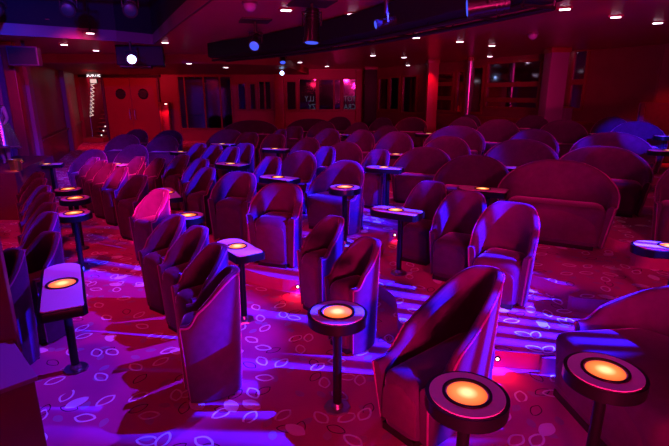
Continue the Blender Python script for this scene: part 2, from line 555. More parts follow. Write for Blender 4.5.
# ------------------------------------------------------------------ cocktail tables
def lamp_bits(root, z, r=.105):
    bm = bmesh.new()
    n = 40
    ring = [(math.cos(2*PI*k/n), math.sin(2*PI*k/n)) for k in range(n)]
    prof = [(r*1.0, z-.004),(r*1.16, z-.004),(r*1.15, z+.008),(r*1.02, z+.008)]
    loops = [[bm.verts.new((c*q, s*q, zz)) for c, s in ring] for q, zz in prof]
    for a in range(4):
        A = loops[a]; B = loops[(a+1)%4]
        for k in range(n): bm.faces.new((A[k], A[(k+1)%n], B[(k+1)%n], B[k]))
    bmesh.ops.recalc_face_normals(bm, faces=bm.faces)
    rg = link('lamp_ring', bm, M['black_gloss'], root)
    bm = bmesh.new()
    c0 = bm.verts.new((0,0,.004)); prev = None
    lp = []
    for q, zz in ((.5,.003),(.9,.001),(1.0,-.004)):
        lp.append([bm.verts.new((c*q*r, s*q*r, zz)) for c, s in ring])
    for k in range(n): bm.faces.new((c0, lp[0][k], lp[0][(k+1)%n]))
    for A, B in zip(lp, lp[1:]):
        for k in range(n): bm.faces.new((A[k], B[k], B[(k+1)%n], A[(k+1)%n]))
    bmesh.ops.recalc_face_normals(bm, faces=bm.faces)
    ln = link('lamp_lens', bm, M['lens'], rg, loc=(0,0,z+.001))
    ln['label'] = 'glowing amber lamp glass'

def outline_round(r, n=48):
    return [(r*math.cos(2*PI*k/n), r*math.sin(2*PI*k/n)) for k in range(n)]
def outline_oblong(L, W, n=20):
    """one half-round end (-X), one straight end with clipped corners (+X)"""
    p = [(L/2-.03,-W/2),(L/2,-W/2+.03),(L/2,W/2-.03),(L/2-.03,W/2)]
    cx = -L/2+W/2
    for k in range(n+1):
        a = PI/2+PI*k/n
        p.append((cx+W/2*math.cos(a), W/2*math.sin(a)))
    return p
def shrink(pts, d):
    n = len(pts); out = []
    for i in range(n):
        a = Vector(pts[i-1]); b = Vector(pts[i]); c = Vector(pts[(i+1)%n])
        e1 = (b-a).normalized(); e2 = (c-b).normalized()
        n1 = Vector((-e1.y,e1.x)); n2 = Vector((-e2.y,e2.x))
        m = (n1+n2); m = m/max(.3, m.length_squared/2) if m.length > 1e-6 else n1
        out.append((b.x+m.x*d, b.y+m.y*d))
    return out

def make_table(name, pts, h=.76, lens=.105, pole_x=0.0, rim=.020):
    root = empty(name)
    bm = bmesh.new(); prism(bm, pts, h-.075, h-.006, .006)
    link('table_top', bm, M['black_gloss'], root)
    bm = bmesh.new(); prism(bm, shrink(pts, rim), h-.008, h, .001)
    link('inlay', bm, M['inlay'], root)
    lamp_bits(root, h, lens)
    bm = bmesh.new(); cyl(bm, (pole_x,0,.01), (pole_x,0,h-.07), .032, seg=20)
    link('pole', bm, M['black_gloss'], root)
    bm = bmesh.new()
    cyl(bm, (pole_x,0,0), (pole_x,0,.014), .10, .095, 8); cyl(bm, (pole_x,0,.014), (pole_x,0,.05), .045, .036, 20)
    link('base_plate', bm, M['steel'], root)
    return root
tproto = {
 'round': make_table('round_cocktail_table', outline_round(.205)),
 'long': make_table('oblong_cocktail_table', outline_oblong(1.08,.31), lens=.10),
 'mid': make_table('oblong_cocktail_table', outline_oblong(.62,.30), lens=.085, pole_x=.07),
}
tused = {}
TABLES = [
 # kind, x, y, floor, heading of the long side, label
 ('round',.02,2.96,0,0,'round black lamp table in front of the chair pair at centre','nearest round tables'),
 ('round',.66,2.05,0,0,'round table with a lit amber lamp at bottom centre, before the dark armchair','nearest round tables'),
 ('round',1.46,2.25,0,0,'round table with a lit amber lamp, at bottom right against the big sofa','nearest round tables'),
 ('round',-1.80,5.62,0,0,'lamp table tucked behind the aisle chairs, left of the pink-lit chair row','tables of the aisle row'),
 ('round',.13,5.90,.30,0,'small round table standing right in front of the purple loveseat in the middle','tables on the steps'),
 ('long',-2.14,3.46,0,-61,'long-topped black table nearest on the left, beside the front stage chairs','tables along the stage row'),
 ('round',-3.26,5.74,0,0,'second lamp table along the stage row, with lilac top','tables along the stage row'),
 ('round',-3.71,6.62,0,0,'third lamp table along the stage row, with dark red top','tables along the stage row'),
 ('round',-4.17,7.28,0,0,'fourth lamp table along the stage row, half behind the third','tables along the stage row'),
 ('mid',-6.1,10.0,0,20,'tall dark table standing alone at the far end of the left aisle','tables along the stage row'),
 ('mid',-.95,4.40,0,-53,'blue-lit table with a square end beside the nearest aisle chairs','tables of the aisle row'),
 ('mid',.70,5.28,.15,-33,'black oblong table with a lamp on the blue-lit carpet right of centre','tables on the steps'),
 ('mid',.79,7.55,.30,-20,'oblong table behind the purple loveseat, by the small blue chair','tables on the steps'),
 ('mid',1.2,9.25,.30,-20,'dark oblong table behind the second one right of the purple loveseat','tables on the steps'),
 ('mid',1.84,5.78,.30,-28,'blue-edged oblong table behind the three blue-lit chairs','tables on the steps'),
 ('long',-2.53,7.0,0,-62,'long white-lit table between the pink-lit chair and the next row','tables of the aisle row'),
 ('mid',-4.6,10.0,0,-30,'pale-lit table at the end of the pink aisle chairs, before the far loveseats','far left tables'),
 ('mid',-3.95,12.2,0,-20,'thin dark table beside the far loveseats near the red niche','far left tables'),
 ('mid',-2.55,9.65,.30,-30,'flat dark table behind the three small chairs on the second step','far left tables'),
 ('mid',-1.75,7.95,.30,-30,'flat dark table in front of the three small chairs on the second step','far left tables'),
 ('mid',-2.64,11.2,.30,-20,'blue-lit table in front of the wide dark loveseat by the mirrors','far middle tables'),
 ('mid',-1.28,10.2,.30,-20,'bright blue-lit table in front of two round-backed chairs in the middle distance','far middle tables'),
 ('mid',-.80,6.62,.30,-33,'blue-edged table between the tall aisle-step chairs and the two-tone loveseat','far middle tables'),
 ('mid',-.12,11.55,.45,-20,'blue table between the far middle loveseats','far middle tables'),
 ('mid',.1,12.1,.45,-20,'dark little table among the farthest middle loveseats','far middle tables'),
 ('mid',4.05,10.75,.70,-20,'bright blue-lit table in the far right rows','far right tables'),
 ('mid',5.16,9.1,.70,-20,'flat blue table before the blue-rimmed loveseat in the far right rows','far right tables'),
 ('mid',6.15,8.72,.70,-10,'blue table at the right edge before the bright blue loveseat','far right tables'),
 ('mid',5.25,7.45,.58,-10,'white-lit table at the right edge behind the wide dark loveseats','far right tables'),
 ('mid',3.0,7.5,.30,-20,'narrow blue-edged table in front of the right-hand middle loveseat','far right tables'),
 ('mid',2.95,3.95,.15,-10,'lilac table cut by the right edge, behind the biggest sofa','tables on the steps'),
 ('mid',2.1,10.7,.58,-20,'small dark table between the loveseats right of the red column','far middle tables'),
]
for (k, x, y, z, a, lab, grp) in TABLES:
    if k in tused: o = copy_tree(tproto[k])
    else: o = tproto[k]; tused[k] = 1
    o.location = (x, y, z); o.rotation_euler = (0,0,math.radians(a))
    if y > 6.9 and k == 'long': o.scale = (.82,1,1)
    tag(o, lab, 'table', grp)

# ------------------------------------------------------------------ measuring helpers (picture -> place)
def at(px, py, z):
    a = math.atan((py-223)/FPX)+PITCH
    Y = (CAMH-z)/math.tan(a)
    zc = Y*math.cos(PITCH)+(CAMH-z)*math.sin(PITCH)
    return ((px-334.5)/FPX*zc, Y)
def on_wall(px, py, P, Q):
    """point of the vertical wall P-Q seen at a picture position, as (distance along the wall, height)"""
    d = Vector(((px-334.5)/FPX, math.cos(PITCH)-(py-223)/FPX*math.sin(PITCH), -math.sin(PITCH)-(py-223)/FPX*math.cos(PITCH)))
    u = Vector((Q[0]-P[0], Q[1]-P[1])); L = u.length; u /= L; n = Vector((-u.y, u.x))
    t = (P[0]*n.x+P[1]*n.y)/(d.x*n.x+d.y*n.y)
    return ((d.x*t-P[0])*u.x+(d.y*t-P[1])*u.y, CAMH+d.z*t)
def wall_box(bm, P, Q, s0, s1, z0, z1, front, back, bev=0):
    """box on the wall, from 'front' m before the wall face to 'back' m behind it"""
    u = Vector((Q[0]-P[0], Q[1]-P[1])).normalized(); n = Vector((u.y, -u.x))     # n points into the hall
    c = Vector(P)+u*(s0+s1)/2+n*(front-back)/2
    return box(bm, (c.x, c.y, (z0+z1)/2), (abs(s1-s0), front+back, z1-z0), math.atan2(u.y, u.x), bev)

# ------------------------------------------------------------------ floor and steps
OUT = [(12,24),(-14,24),(-14,-3),(12,-3)]
bm = bmesh.new(); prism(bm, [(-14,-3),(12,-3),(12,24),(-14,24)], -.2, 0)
structure(link('floor', bm, M['carpet'], smooth=False))
EDGE = [
 (.15,[(-4.5,23.0),(-4.3,15.0),(-3.85,12.5),(-3.4,10.5),(-3.22,9.1),(-2.75,8.05),(-2.33,6.9),(-1.75,6.1),(-1.05,5.35),(-.44,5.02),(.28,5.05),(.62,4.6),(.62,3.95),(.95,3.62),(1.33,3.50),(1.85,3.42),(2.6,3.35),(12,3.2)]),
 (.30,[(-4.2,23.0),(-3.95,15.0),(-3.6,12.8),(-3.15,11.0),(-2.92,9.3),(-2.35,8.42),(-1.6,7.45),(-1.05,6.62),(-.65,6.32),(-.2,5.85),(.2,5.58),(.6,5.85),(.80,6.5),(1.15,6.55),(1.6,5.85),(1.88,5.2),(2.2,4.75),(2.45,4.45),(3.2,4.1),(12,3.8)]),
 (.45,[(-1.3,23.0),(-.95,14.0),(-.85,11.4),(-.4,10.70),(.25,10.12),(.85,9.72),(1.35,9.2),(1.9,8.68),(2.4,8.28),(3.05,7.85),(3.3,7.2),(3.42,6.2),(3.55,5.45),(4.2,4.85),(12,4.4)]),
 (.58,[(3.6,23.0),(3.3,14.0),(2.3,11.5),(1.75,10.15),(2.2,9.6),(2.75,9.2),(3.2,8.85),(3.9,8.2),(4.4,7.95),(5.2,7.4),(12,6.6)]),
 (.70,[(4.4,23.0),(3.9,14.0),(2.7,11.6),(2.25,10.75),(2.8,10.2),(3.4,9.75),(4.2,9.5),(5.0,9.0),(5.7,8.6),(12,8.0)]),
]
EDGE_S = []
prev = 0.0
for z, e in EDGE:
    s = spline(e, 8); EDGE_S.append((prev, z, s))
    bm = bmesh.new()
    n = len(s)
    # carpeted step: top, rounded nosing and riser, filled to the far wall
    pts = s+[(12,23.9),(s[0][0],23.9)]
    z0 = prev-.02
    lo = [bm.verts.new((p[0],p[1],z0)) for p in pts]; hi = [bm.verts.new((p[0],p[1],z)) for p in pts]
    m = len(pts)
    bmesh.ops.triangle_fill(bm, use_beauty=True, use_dissolve=False, edges=[bm.edges.new((hi[i], hi[(i+1)%m])) for i in range(m)], normal=(0,0,1))
    for i in range(m): bm.faces.new((lo[i], lo[(i+1)%m], hi[(i+1)%m], hi[i]))
    bmesh.ops.recalc_face_normals(bm, faces=bm.faces)
    structure(link('floor_step', bm, M['carpet'], smooth=False))
    prev = z

# small red step lights set into the risers
def step_light(px, py, level, label):
    z0, z1, s = EDGE_S[level]
    zm = (z0+z1)/2
    x, y = at(px, py, zm)
    best = min(range(len(s)-1), key=lambda i: ((s[i][0]+s[i+1][0])/2-x)**2+((s[i][1]+s[i+1][1])/2-y)**2)
    a = Vector(s[best]); b = Vector(s[best+1]); t = max(0, min(1, (Vector((x,y))-a).dot(b-a)/(b-a).length_squared))
    p = a+(b-a)*t; u = (b-a).normalized(); n = Vector((u.y, -u.x))
    if n.dot(Vector((-x,-y))) < 0: n = -n
    root = empty('step_light', (p.x, p.y, zm), math.atan2(n.y, n.x))
    bm = bmesh.new(); cyl(bm, (-.01,0,0), (.008,0,0), .026, seg=14); link('bezel', bm, M['black_gloss'], root)
    bm = bmesh.new(); cyl(bm, (.004,0,0), (.014,0,0), .015, .011, 12); link('lens', bm, M['led_red'], root)
    tag(root, label, 'light', 'step lights')
    ld = bpy.data.lights.new('step_lamp','SPOT'); ld.energy = 6; ld.color = (1,.03,.05); ld.spot_size = math.radians(150); ld.spot_blend=.8; ld.shadow_soft_size=.02
    lo = bpy.data.objects.new('step_lamp', ld); C.objects.link(lo); lo.parent = root
    lo.location = (.03,0,.0); lo.rotation_euler = Vector((1,0,-.9)).to_track_quat('-Z','Y').to_euler()
    return root
step_light(388,233,1,'tiny lit step light in the riser behind the oblong table right of centre')
step_light(567,298,1,'tiny lit step light in the riser left of the biggest sofa')
step_light(497,357,0,'tiny lit step light in the front riser behind the bottom-centre armchair')
step_light(300,282,0,'tiny step light in the front riser left of the chair pair')

# ------------------------------------------------------------------ ceiling
WELL = [(-9.5,9.2),(-6.6,9.7),(-4.75,11.0),(-4.2,11.7),(-3.95,11.2),(-2.5,8.25),(-1.5,6.28),(-.75,4.3),(-.3,2.0),(-.3,-2.4),(-9.5,-2.4)]
bm = bmesh.new()
def loop(pts, z):
    v = [bm.verts.new((p[0],p[1],z)) for p in pts]
    return [bm.edges.new((v[i], v[(i+1)%len(v)])) for i in range(len(v))]
e = loop([(-14,-3),(12,-3),(12,24),(-14,24)], CEIL)+loop(WELL, CEIL)
r = bmesh.ops.triangle_fill(bm, use_beauty=True, edges=e, use_dissolve=False)
fs = [f for f in bm.faces]
ex = bmesh.ops.extrude_face_region(bm, geom=fs)
bmesh.ops.translate(bm, vec=(0,0,.06), verts=[g for g in ex['geom'] if isinstance(g, bmesh.types.BMVert)])
bmesh.ops.recalc_face_normals(bm, faces=bm.faces)
structure(link('ceiling', bm, M['ceiling'], smooth=False))
def ribbon(name, pts, z0, z1, mat, off=0.0, t=.04):
    bm = bmesh.new(); n = len(pts)
    p = shrink(pts, -off) if off else pts
    a = [bm.verts.new((q[0],q[1],z0)) for q in p]; b = [bm.verts.new((q[0],q[1],z1)) for q in p]
    for i in range(n): bm.faces.new((a[i], a[(i+1)%n], b[(i+1)%n], b[i]))
    o = link(name, bm, mat, smooth=False)
    md = o.modifiers.new('thick','SOLIDIFY'); md.thickness = t; md.offset = 0
    return structure(o)
ribbon('trim_1', WELL, CEIL+.0, CEIL+.22, M['fascia'], .0)
ribbon('wall_stage_well', WELL, CEIL+.22, 4.7, M['rig'], .0)
bm = bmesh.new(); prism(bm, list(reversed(WELL)), 4.7, 4.75); bmesh.ops.recalc_face_normals(bm, faces=bm.faces)
structure(link('ceiling_stage_well', bm, M['rig'], smooth=False))

# dropped soffit before the exit doors
bm = bmesh.new(); prism(bm, [(-12.6,13.4),(-8.0,14.4),(-3.6,14.6),(-1.6,15.6),(-1.2,23.0),(-12.6,23.0)], 3.05, CEIL+.01)
structure(link('ceiling_soffit', bm, M['soffit'], smooth=False))

# ------------------------------------------------------------------ walls
PW = [(-12.1,23.0),(1.2,23.0),(2.83,20.6),(5.1,16.0),(6.6,13.2),(7.6,11.6),(9.8,10.4)]
SEG = list(zip(PW, PW[1:]))
LEFT = ((-7.6,11.4),(-12.1,23.0))
def wall(name, P, Q, mat, z0=-.02, z1=CEIL+.02, cuts=None):
    """wall with rectangular holes cut through: cuts are (s0,s1,z0,z1) along the wall"""
    bm = bmesh.new(); L = (Vector(Q)-Vector(P)).length
    cuts = sorted(cuts or []); s = -.02
    for c in cuts:
        wall_box(bm, P, Q, s, c[0], z0, z1, 0, .25)
        if c[2] > z0+.03: wall_box(bm, P, Q, c[0], c[1], z0, c[2], 0, .25)
        wall_box(bm, P, Q, c[0], c[1], c[3], z1, 0, .25)
        s = c[1]
    wall_box(bm, P, Q, s, L+.02, z0, z1, 0, .25)
    return structure(link(name, bm, mat, smooth=False))
B = SEG[0]
a0 = on_wall(82.5,110,*B); a1 = on_wall(104.5,110,*B)
wall('wall_back', *B, M['wall'], cuts=[(a0[0],a1[0],-.02,2.92)])
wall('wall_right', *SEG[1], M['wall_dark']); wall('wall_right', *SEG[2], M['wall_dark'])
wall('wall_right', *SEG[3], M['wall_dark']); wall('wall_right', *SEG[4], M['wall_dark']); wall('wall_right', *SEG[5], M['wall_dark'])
# left wall: P->Q runs away from the camera, its face looks right
bm = bmesh.new()
u = (Vector(LEFT[1])-Vector(LEFT[0])); Ll = u.length
wall_box(bm, *LEFT, -.05, Ll+.05, -.02, CEIL+.02, 0, .25)
structure(link('wall_left', bm, M['wall'], smooth=False))

# left wall posts, panel and handrail
def left_box(name, px0, px1, mat, front, label=None, z0=0, z1=3.3):
    s0 = on_wall(px0,110,*LEFT)[0]; s1 = on_wall(px1,110,*LEFT)[0]
    bm = bmesh.new(); wall_box(bm, *LEFT, s0, s1, z0, z1, front, .0, .012)
    return structure(link(name, bm, mat, smooth=False))
left_box('trim_2', 29, 33, M['mauve'], .10)
left_box('trim_3', 64, 68, M['mauve'], .16)
left_box('trim_4', 68.5, 76, M['wall'], .10)
left_box('baseboard_left', 34, 63, M['frame'], .03, z0=0, z1=.95)
bm = bmesh.new()
n = Vector((u.y,-u.x)).normalized(); un = u.normalized()
pts = []
for k,(px,py) in enumerate(((40,140),(56,133),(72,126),(86,117.5))):
    s, z = on_wall(px,py,*LEFT); q = Vector(LEFT[0])+un*s+n*.09; pts.append((q.x,q.y,z))
hr = empty('handrail', pts[0])
tube(bm, [tuple(Vector(p)-Vector(pts[0])) for p in pts], .025, 10); link('rail', bm, M['frame'], hr)
for p in (pts[0], pts[2]):
    bm = bmesh.new(); p2 = Vector(p)-Vector((n.x*.09,n.y*.09,.05)); o_ = Vector(pts[0])
    tube(bm, [tuple(Vector(p)-o_), tuple(Vector(p)-o_-Vector((n.x*.04,n.y*.04,.05))), tuple(p2-o_)], .012, 8); link('bracket', bm, M['steel'], hr)
tag(hr, 'thin red handrail sloping up the dark left wall', 'handrail')

# ---- exit doors
dz0, dz1 = 0.0, on_wall(120,78,*B)[1]
def door(px0, px1, name, port_px, hx):
    s0 = on_wall(px0,110,*B)[0]; s1 = on_wall(px1,110,*B)[0]
    bm = bmesh.new(); wall_box(bm, *B, s0, s1, dz0, dz1, .05, -.002, .01)
    d = structure(link(name, bm, M['door'], smooth=False))
    sp, zp = on_wall(port_px, 94, *B)
    X = B[0][0]+sp
    bm = bmesh.new(); cyl(bm, (X,23.0-.045,zp), (X,23.0-.06,zp), .20, seg=28); link('porthole_pane', bm, M['black'], d)
    bm = bmesh.new()
    tube(bm, [(X+.215*math.cos(k*PI/14), 23.0-.06, zp+.215*math.sin(k*PI/14)) for k in range(28)], .025, 8, close=True)
    link('porthole_rim', bm, M['black_gloss'], d)
    X2 = B[0][0]+on_wall(hx,110,*B)[0]
    bm = bmesh.new(); tube(bm, [(X2,22.95,1.0),(X2,22.86,1.04),(X2,22.86,1.46),(X2,22.95,1.5)], .018, 8); link('door_handle', bm, M['steel'], d)
door(107.5,132.6,'door_1',121,130.5); door(133.4,159,'door_2',143.5,135.5)
bm = bmesh.new()
for px0, px1 in ((105,107.2),(159.3,161.5)):
    wall_box(bm, *B, on_wall(px0,110,*B)[0], on_wall(px1,110,*B)[0], 0, dz1+.12, .10, 0, .01)
wall_box(bm, *B, on_wall(105,110,*B)[0], on_wall(161.5,110,*B)[0], dz1+.01, dz1+.10, .10, 0, .01)
structure(link('trim_5', bm, M['fascia'], smooth=False))
# black sign band over the doorway
zb0 = on_wall(95,77.0,*B)[1]; zb1 = on_wall(95,72.2,*B)[1]
def text_mesh(name, body, size, mat, parent, loc, rot, mirror=False, extrude=.004, squeeze=1.0):
    cu = bpy.data.curves.new(name,'FONT'); cu.body = body; cu.size = size; cu.extrude = extrude; cu.align_x='CENTER'; cu.align_y='CENTER'; cu.resolution_u=2
    t = bpy.data.objects.new(name, cu); C.objects.link(t)
    dg = bpy.context.evaluated_depsgraph_get(); me = bpy.data.meshes.new_from_object(t.evaluated_get(dg))
    bpy.data.objects.remove(t); bpy.data.curves.remove(cu)
    if mirror:
        for v in me.vertices: v.co.x = -v.co.x
        me.flip_normals()
    for v in me.vertices: v.co.x *= squeeze
    me.materials.clear(); me.materials.append(mat)
    o = bpy.data.objects.new(name, me); C.objects.link(o); o.location = loc; o.rotation_euler = rot
    if parent: o.parent = parent
    return o
sg = empty('exit_sign', (B[0][0]+on_wall(95,74,*B)[0], 22.86, (zb0+zb1)/2-.02))
bm = bmesh.new(); w2 = on_wall(161,74,*B)[0]-on_wall(80,74,*B)[0]
box(bm, (w2*.5-.75,.06,0), (w2,.10,zb1-zb0), 0, .008); link('sign_band', bm, M['black'], sg, smooth=False)
text_mesh('lettering', 'SORTIE', .27, M['sign_white'], sg, (-.02,.0,.0), (PI/2,0,0), squeeze=.75)
tag(sg, 'long black exit band with white letters above the staircase and doors', 'sign')
text_mesh('letter_row', 'SALLE BAR', .2, M['sign_red'], None, (0,0,0), (0,0,0)) if False else None

# ---- stair seen through the opening
sx0 = B[0][0]+a0[0]; sx1 = B[0][0]+a1[0]
bm = bmesh.new()
box(bm, ((sx0+sx1)/2, 27.0, 2.4), (sx1-sx0+.6, .1, 5.4)); box(bm, (sx0-.15, 25.1, 2.4), (.1, 3.9, 5.4)); box(bm, (sx1+.15, 25.1, 2.4), (.1, 3.9, 5.4))
structure(link('wall_stair', bm, M['wall'], smooth=False))
bm = bmesh.new()
box(bm, ((sx0+sx1)/2, 25, -.02), (2.2,4.2,.04)); structure(link('floor_stair', bm, M['stair'], smooth=False))
st = empty('staircase', ((sx0+sx1)/2, 23.6, 0))
for k in range(14):
    bm = bmesh.new(); box(bm, (.10, k*.20, .19+k*.20), (.98,.26,.045), 0, .008); t = link('tread', bm, M['stair'], st, smooth=False)
    bm = bmesh.new(); box(bm, (.10, k*.20+.10, .10+k*.20), (.98,.02,.16)); link('riser', bm, M['wall_dark'], t, smooth=False)
    bm = bmesh.new(); xo = -.02+.13*math.sin(k*.42+.2)-.02*k; bmesh.ops.create_icosphere(bm, subdivisions=2, radius=.030)
    link('bulb', bm, M['bulb'], t, loc=(xo, k*.20-.15, .24+k*.20))
tag(st, 'narrow red staircase dotted with small lights behind the open doorway', 'staircase')
bl = empty('stair_balustrade', (sx0+.12, 23.35, 0))
bm = bmesh.new(); tube(bm, [(-.02,.06,0),(.0,.06,1.1),(.12,.06,1.9),(.27,.06,2.8)], .025, 8); link('rail', bm, M['sign_white'] if False else M['steel'], bl)
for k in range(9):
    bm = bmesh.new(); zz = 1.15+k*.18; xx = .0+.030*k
    tube(bm, [(xx,0.0,zz),(xx+.17,.05,zz+.05),(xx+.03,.1,zz+.16)], .022, 6); link('baluster', bm, M['white_glow'], bl)  # balusters given a glow of their own to look lit
    if k >= 8: break
tag(bl, 'pale zigzag balustrade glowing white at the left of the doorway', 'balustrade')
ex = empty('exit_light', (sx0+.62, 23.2, on_wall(97,81,*B)[1]))
bm = bmesh.new(); box(bm, (0,0,0), (.34,.10,.22), 0, .01); link('housing', bm, M['black'], ex, smooth=False)
bm = bmesh.new(); box(bm, (0,-.055,0), (.30,.01,.18), 0, .002); link('lit_panel', bm, M['white_glow'], ex, smooth=False)
bm = bmesh.new(); cyl(bm, (0,.02,.10), (0,.02,CEIL-on_wall(97,81,*B)[1]), .012, seg=8); link('hanger', bm, M['black'], ex)
tag(ex, 'small lit white box light inside the doorway above the stairs', 'light')
# lit step before the stair
bm = bmesh.new(); box(bm, ((sx0+sx1)/2+.12, 22.55, .11), (1.0,.6,.20), 0, .015)
tag(link('entrance_step', bm, M['stair'], smooth=False), 'pale red-lit step at the foot of the doorway', 'step')

# ---- red niche with a lamp beside the doors
nb = empty('wall_niche', (B[0][0]+on_wall(167,120,*B)[0], 23.0, 0)); wN = on_wall(172,120,*B)[0]-on_wall(162.5,120,*B)[0]
z1n = on_wall(167,103.5,*B)[1]
bm = bmesh.new(); box(bm, (0,-.012,z1n/2), (wN-.06,.02,z1n)); link('back_panel', bm, M['wall'], nb, smooth=False)
for s in (-1,1):
    bm = bmesh.new(); box(bm, (s*(wN/2-.02),-.16,z1n/2), (.05,.30,z1n), 0, .006); link('side_panel', bm, M['frame'], nb, smooth=False)
bm = bmesh.new(); box(bm, (0,-.17,z1n+.03), (wN+.06,.34,.06), 0, .008); link('shelf', bm, M['frame'], nb, smooth=False)
bm = bmesh.new(); cyl(bm, (.08,-.2,z1n-.002), (.08,-.2,z1n-.03), .05, seg=14); link('lamp', bm, M['led_red'], nb)
tag(nb, 'bright red lit niche with a shelf on top, right of the double doors', 'niche')

# ---- mirrors and frames round the hall
wn = [0]
def mirror(seg, px0, px1, py0, py1, bars=(), hbars=(), fr=.07):
    P, Q = SEG[seg]
    s0, zt = on_wall(px0,py0,P,Q); s1, zb = on_wall(px1,py1,P,Q)
    zt = (on_wall(px0,py0,P,Q)[1]+on_wall(px1,py0,P,Q)[1])/2; zb = (on_wall(px0,py1,P,Q)[1]+on_wall(px1,py1,P,Q)[1])/2
    wn[0] += 1
    bm = bmesh.new()
    for a, b, c, d in ((s0-fr,s0,zb-fr,zt+fr),(s1,s1+fr,zb-fr,zt+fr),(s0,s1,zt,zt+fr),(s0,s1,zb-fr,zb)):
        wall_box(bm, P, Q, a, b, c, d, .07, 0, .008)
    o = structure(link('window_%d' % wn[0], bm, M['frame'], smooth=False))
    bm = bmesh.new(); wall_box(bm, P, Q, s0, s1, zb, zt, .012, 0); link('mirror_pane', bm, M['mirror'], o, smooth=False)
    for q in bars:
        s = on_wall(q,(py0+py1)/2,P,Q)[0]; bm = bmesh.new(); wall_box(bm, P, Q, s-.035, s+.035, zb, zt, .05, 0, .006); link('glazing_bar', bm, M['frame'], o, smooth=False)
    for q in hbars:
        z = on_wall((px0+px1)/2,q,P,Q)[1]; bm = bmesh.new(); wall_box(bm, P, Q, s0, s1, z-.07, z+.07, .06, 0, .006); link('glazing_bar', bm, M['frame'], o, smooth=False)
    return o, (s0, s1, zb, zt)
mirror(0,178,233,77,128,bars=(186,205,221))
mirror(0,238,246,84,109); mirror(0,250,256,84,109); mirror(0,259,271,82,109,bars=(265,))
mirror(0,287,296,82,110)
m4, g4 = mirror(0,299.5,316,79.5,110)
mirror(0,319,340,80,110,bars=(334,))
m6, g6 = mirror(0,343.5,356,79.5,110)
mirror(1,380,388,79,109); mirror(1,391,399,78,109)
mirror(2,404,416,77,112); mirror(2,438,452,74,110,hbars=(84,98)); mirror(2,459,463,72,112); mirror(2,474,481,68,112)
mirror(3,490,537,63,107,hbars=(84.5,100)); mirror(4,576.5,581,52,108,hbars=(82,))
# stage lettering's reflection, built as reversed glowing letters on the panes
P, Q = B
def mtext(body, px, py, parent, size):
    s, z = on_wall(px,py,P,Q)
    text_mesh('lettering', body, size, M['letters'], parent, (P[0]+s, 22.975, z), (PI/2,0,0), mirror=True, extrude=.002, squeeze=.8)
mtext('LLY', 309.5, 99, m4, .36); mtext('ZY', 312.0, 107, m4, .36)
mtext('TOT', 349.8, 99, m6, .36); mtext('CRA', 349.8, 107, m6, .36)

# dado rail along the walls
for k, (P_, Q_) in enumerate(SEG[:5]):
    bm = bmesh.new(); L = (Vector(Q_)-Vector(P_)).length
    s0 = on_wall(236,108,*B)[0] if k == 0 else 0
    zz = 1.42 if k < 2 else 1.40
    wall_box(bm, P_, Q_, s0, L, zz, zz+.07, .06, 0, .008); wall_box(bm, P_, Q_, s0, L, 0, .14, .03, 0)
    structure(link('trim_%d' % (6+k), bm, M['frame'], smooth=False))

# columns
def column(px, Y, w, mat, label, round_=True):
    zc = Y*math.cos(PITCH)+(CAMH-1.5)*math.sin(PITCH); X = (px-334.5)/FPX*zc
    r = w/FPX*zc/2
    root = empty('column', (X, Y, 0))
    bm = bmesh.new()
    if round_: cyl(bm, (0,0,0), (0,0,CEIL+.02), r, seg=28)
    else: box(bm, (0,0,CEIL/2), (2*r,2*r,CEIL+.02), 0, .015)
    link('shaft', bm, mat, root)
    bm = bmesh.new()
    if round_: cyl(bm, (0,0,0), (0,0,.16), r*1.12, seg=28); cyl(bm, (0,0,CEIL-.12), (0,0,CEIL), r*1.15, seg=28)
    else: box(bm, (0,0,.08), (2.2*r,2.2*r,.16), 0, .01); box(bm, (0,0,CEIL-.06), (2.2*r,2.2*r,.12), 0, .01)
    link('collar', bm, M['frame'], root)
    root['kind'] = 'structure'
    tag(root, label, 'column')
    return root
column(430.5, 16.8, 10, M['wall'], 'bright red column in front of the mirrors, right of centre', False)
column(358.5, 22.7, 6, M['wall'], 'red pilaster at the right end of the lettered mirrors', False)
column(280, 22.6, 9, M['frame'], 'dark pilaster with a pink gleam left of the lettered mirrors', False)
column(467, 15.6, 6, M['silver'], 'shiny round column with a violet gleam in front of the mirrors')
column(549, 12.6, 17, M['mauve'], 'broad mauve pillar right of the wide barred mirror', False)
column(370, 21.3, 12, M['black'], 'plain black panel over the dark gap right of the lettered mirrors', False)  # black panel put in where the wall only has a dark gap

# low cabinet and red bench at the right wall
x, y = at(563.5, 119, .75)
cb = empty('wall_cabinet', (6.0, 12.75, .70), math.radians(-60))
bm = bmesh.new(); box(bm, (0,0,.57), (.34,.3,1.14), 0, .012); link('body', bm, M['mauve'], cb, smooth=False)
bm = bmesh.new(); box(bm, (0,0,1.155), (.38,.34,.03), 0, .008); link('top', bm, M['frame'], cb, smooth=False)
tag(cb, 'small mauve cabinet beside the broad pillar at the right', 'cabinet')
P, Q = SEG[5]
bn = empty('wall_banquette', (8.0, 10.5, .70), math.atan2(Q[1]-P[1], Q[0]-P[0]))
bm = bmesh.new(); box(bm, (0,0,.24), (2.4,.5,.48), 0, .04); link('seat', bm, M['velvet_front'], bn)
bm = bmesh.new(); box(bm, (0,.20,.88), (2.4,.12,.84), 0, .04); link('backrest', bm, M['velvet_front'], bn)
bm = bmesh.new(); box(bm, (-1.16,0,.65), (.10,.5,1.30), 0, .03); link('armrest', bm, M['velvet_front'], bn)
tag(bn, 'red-lit wall bench in the corner at the far right edge', 'bench')

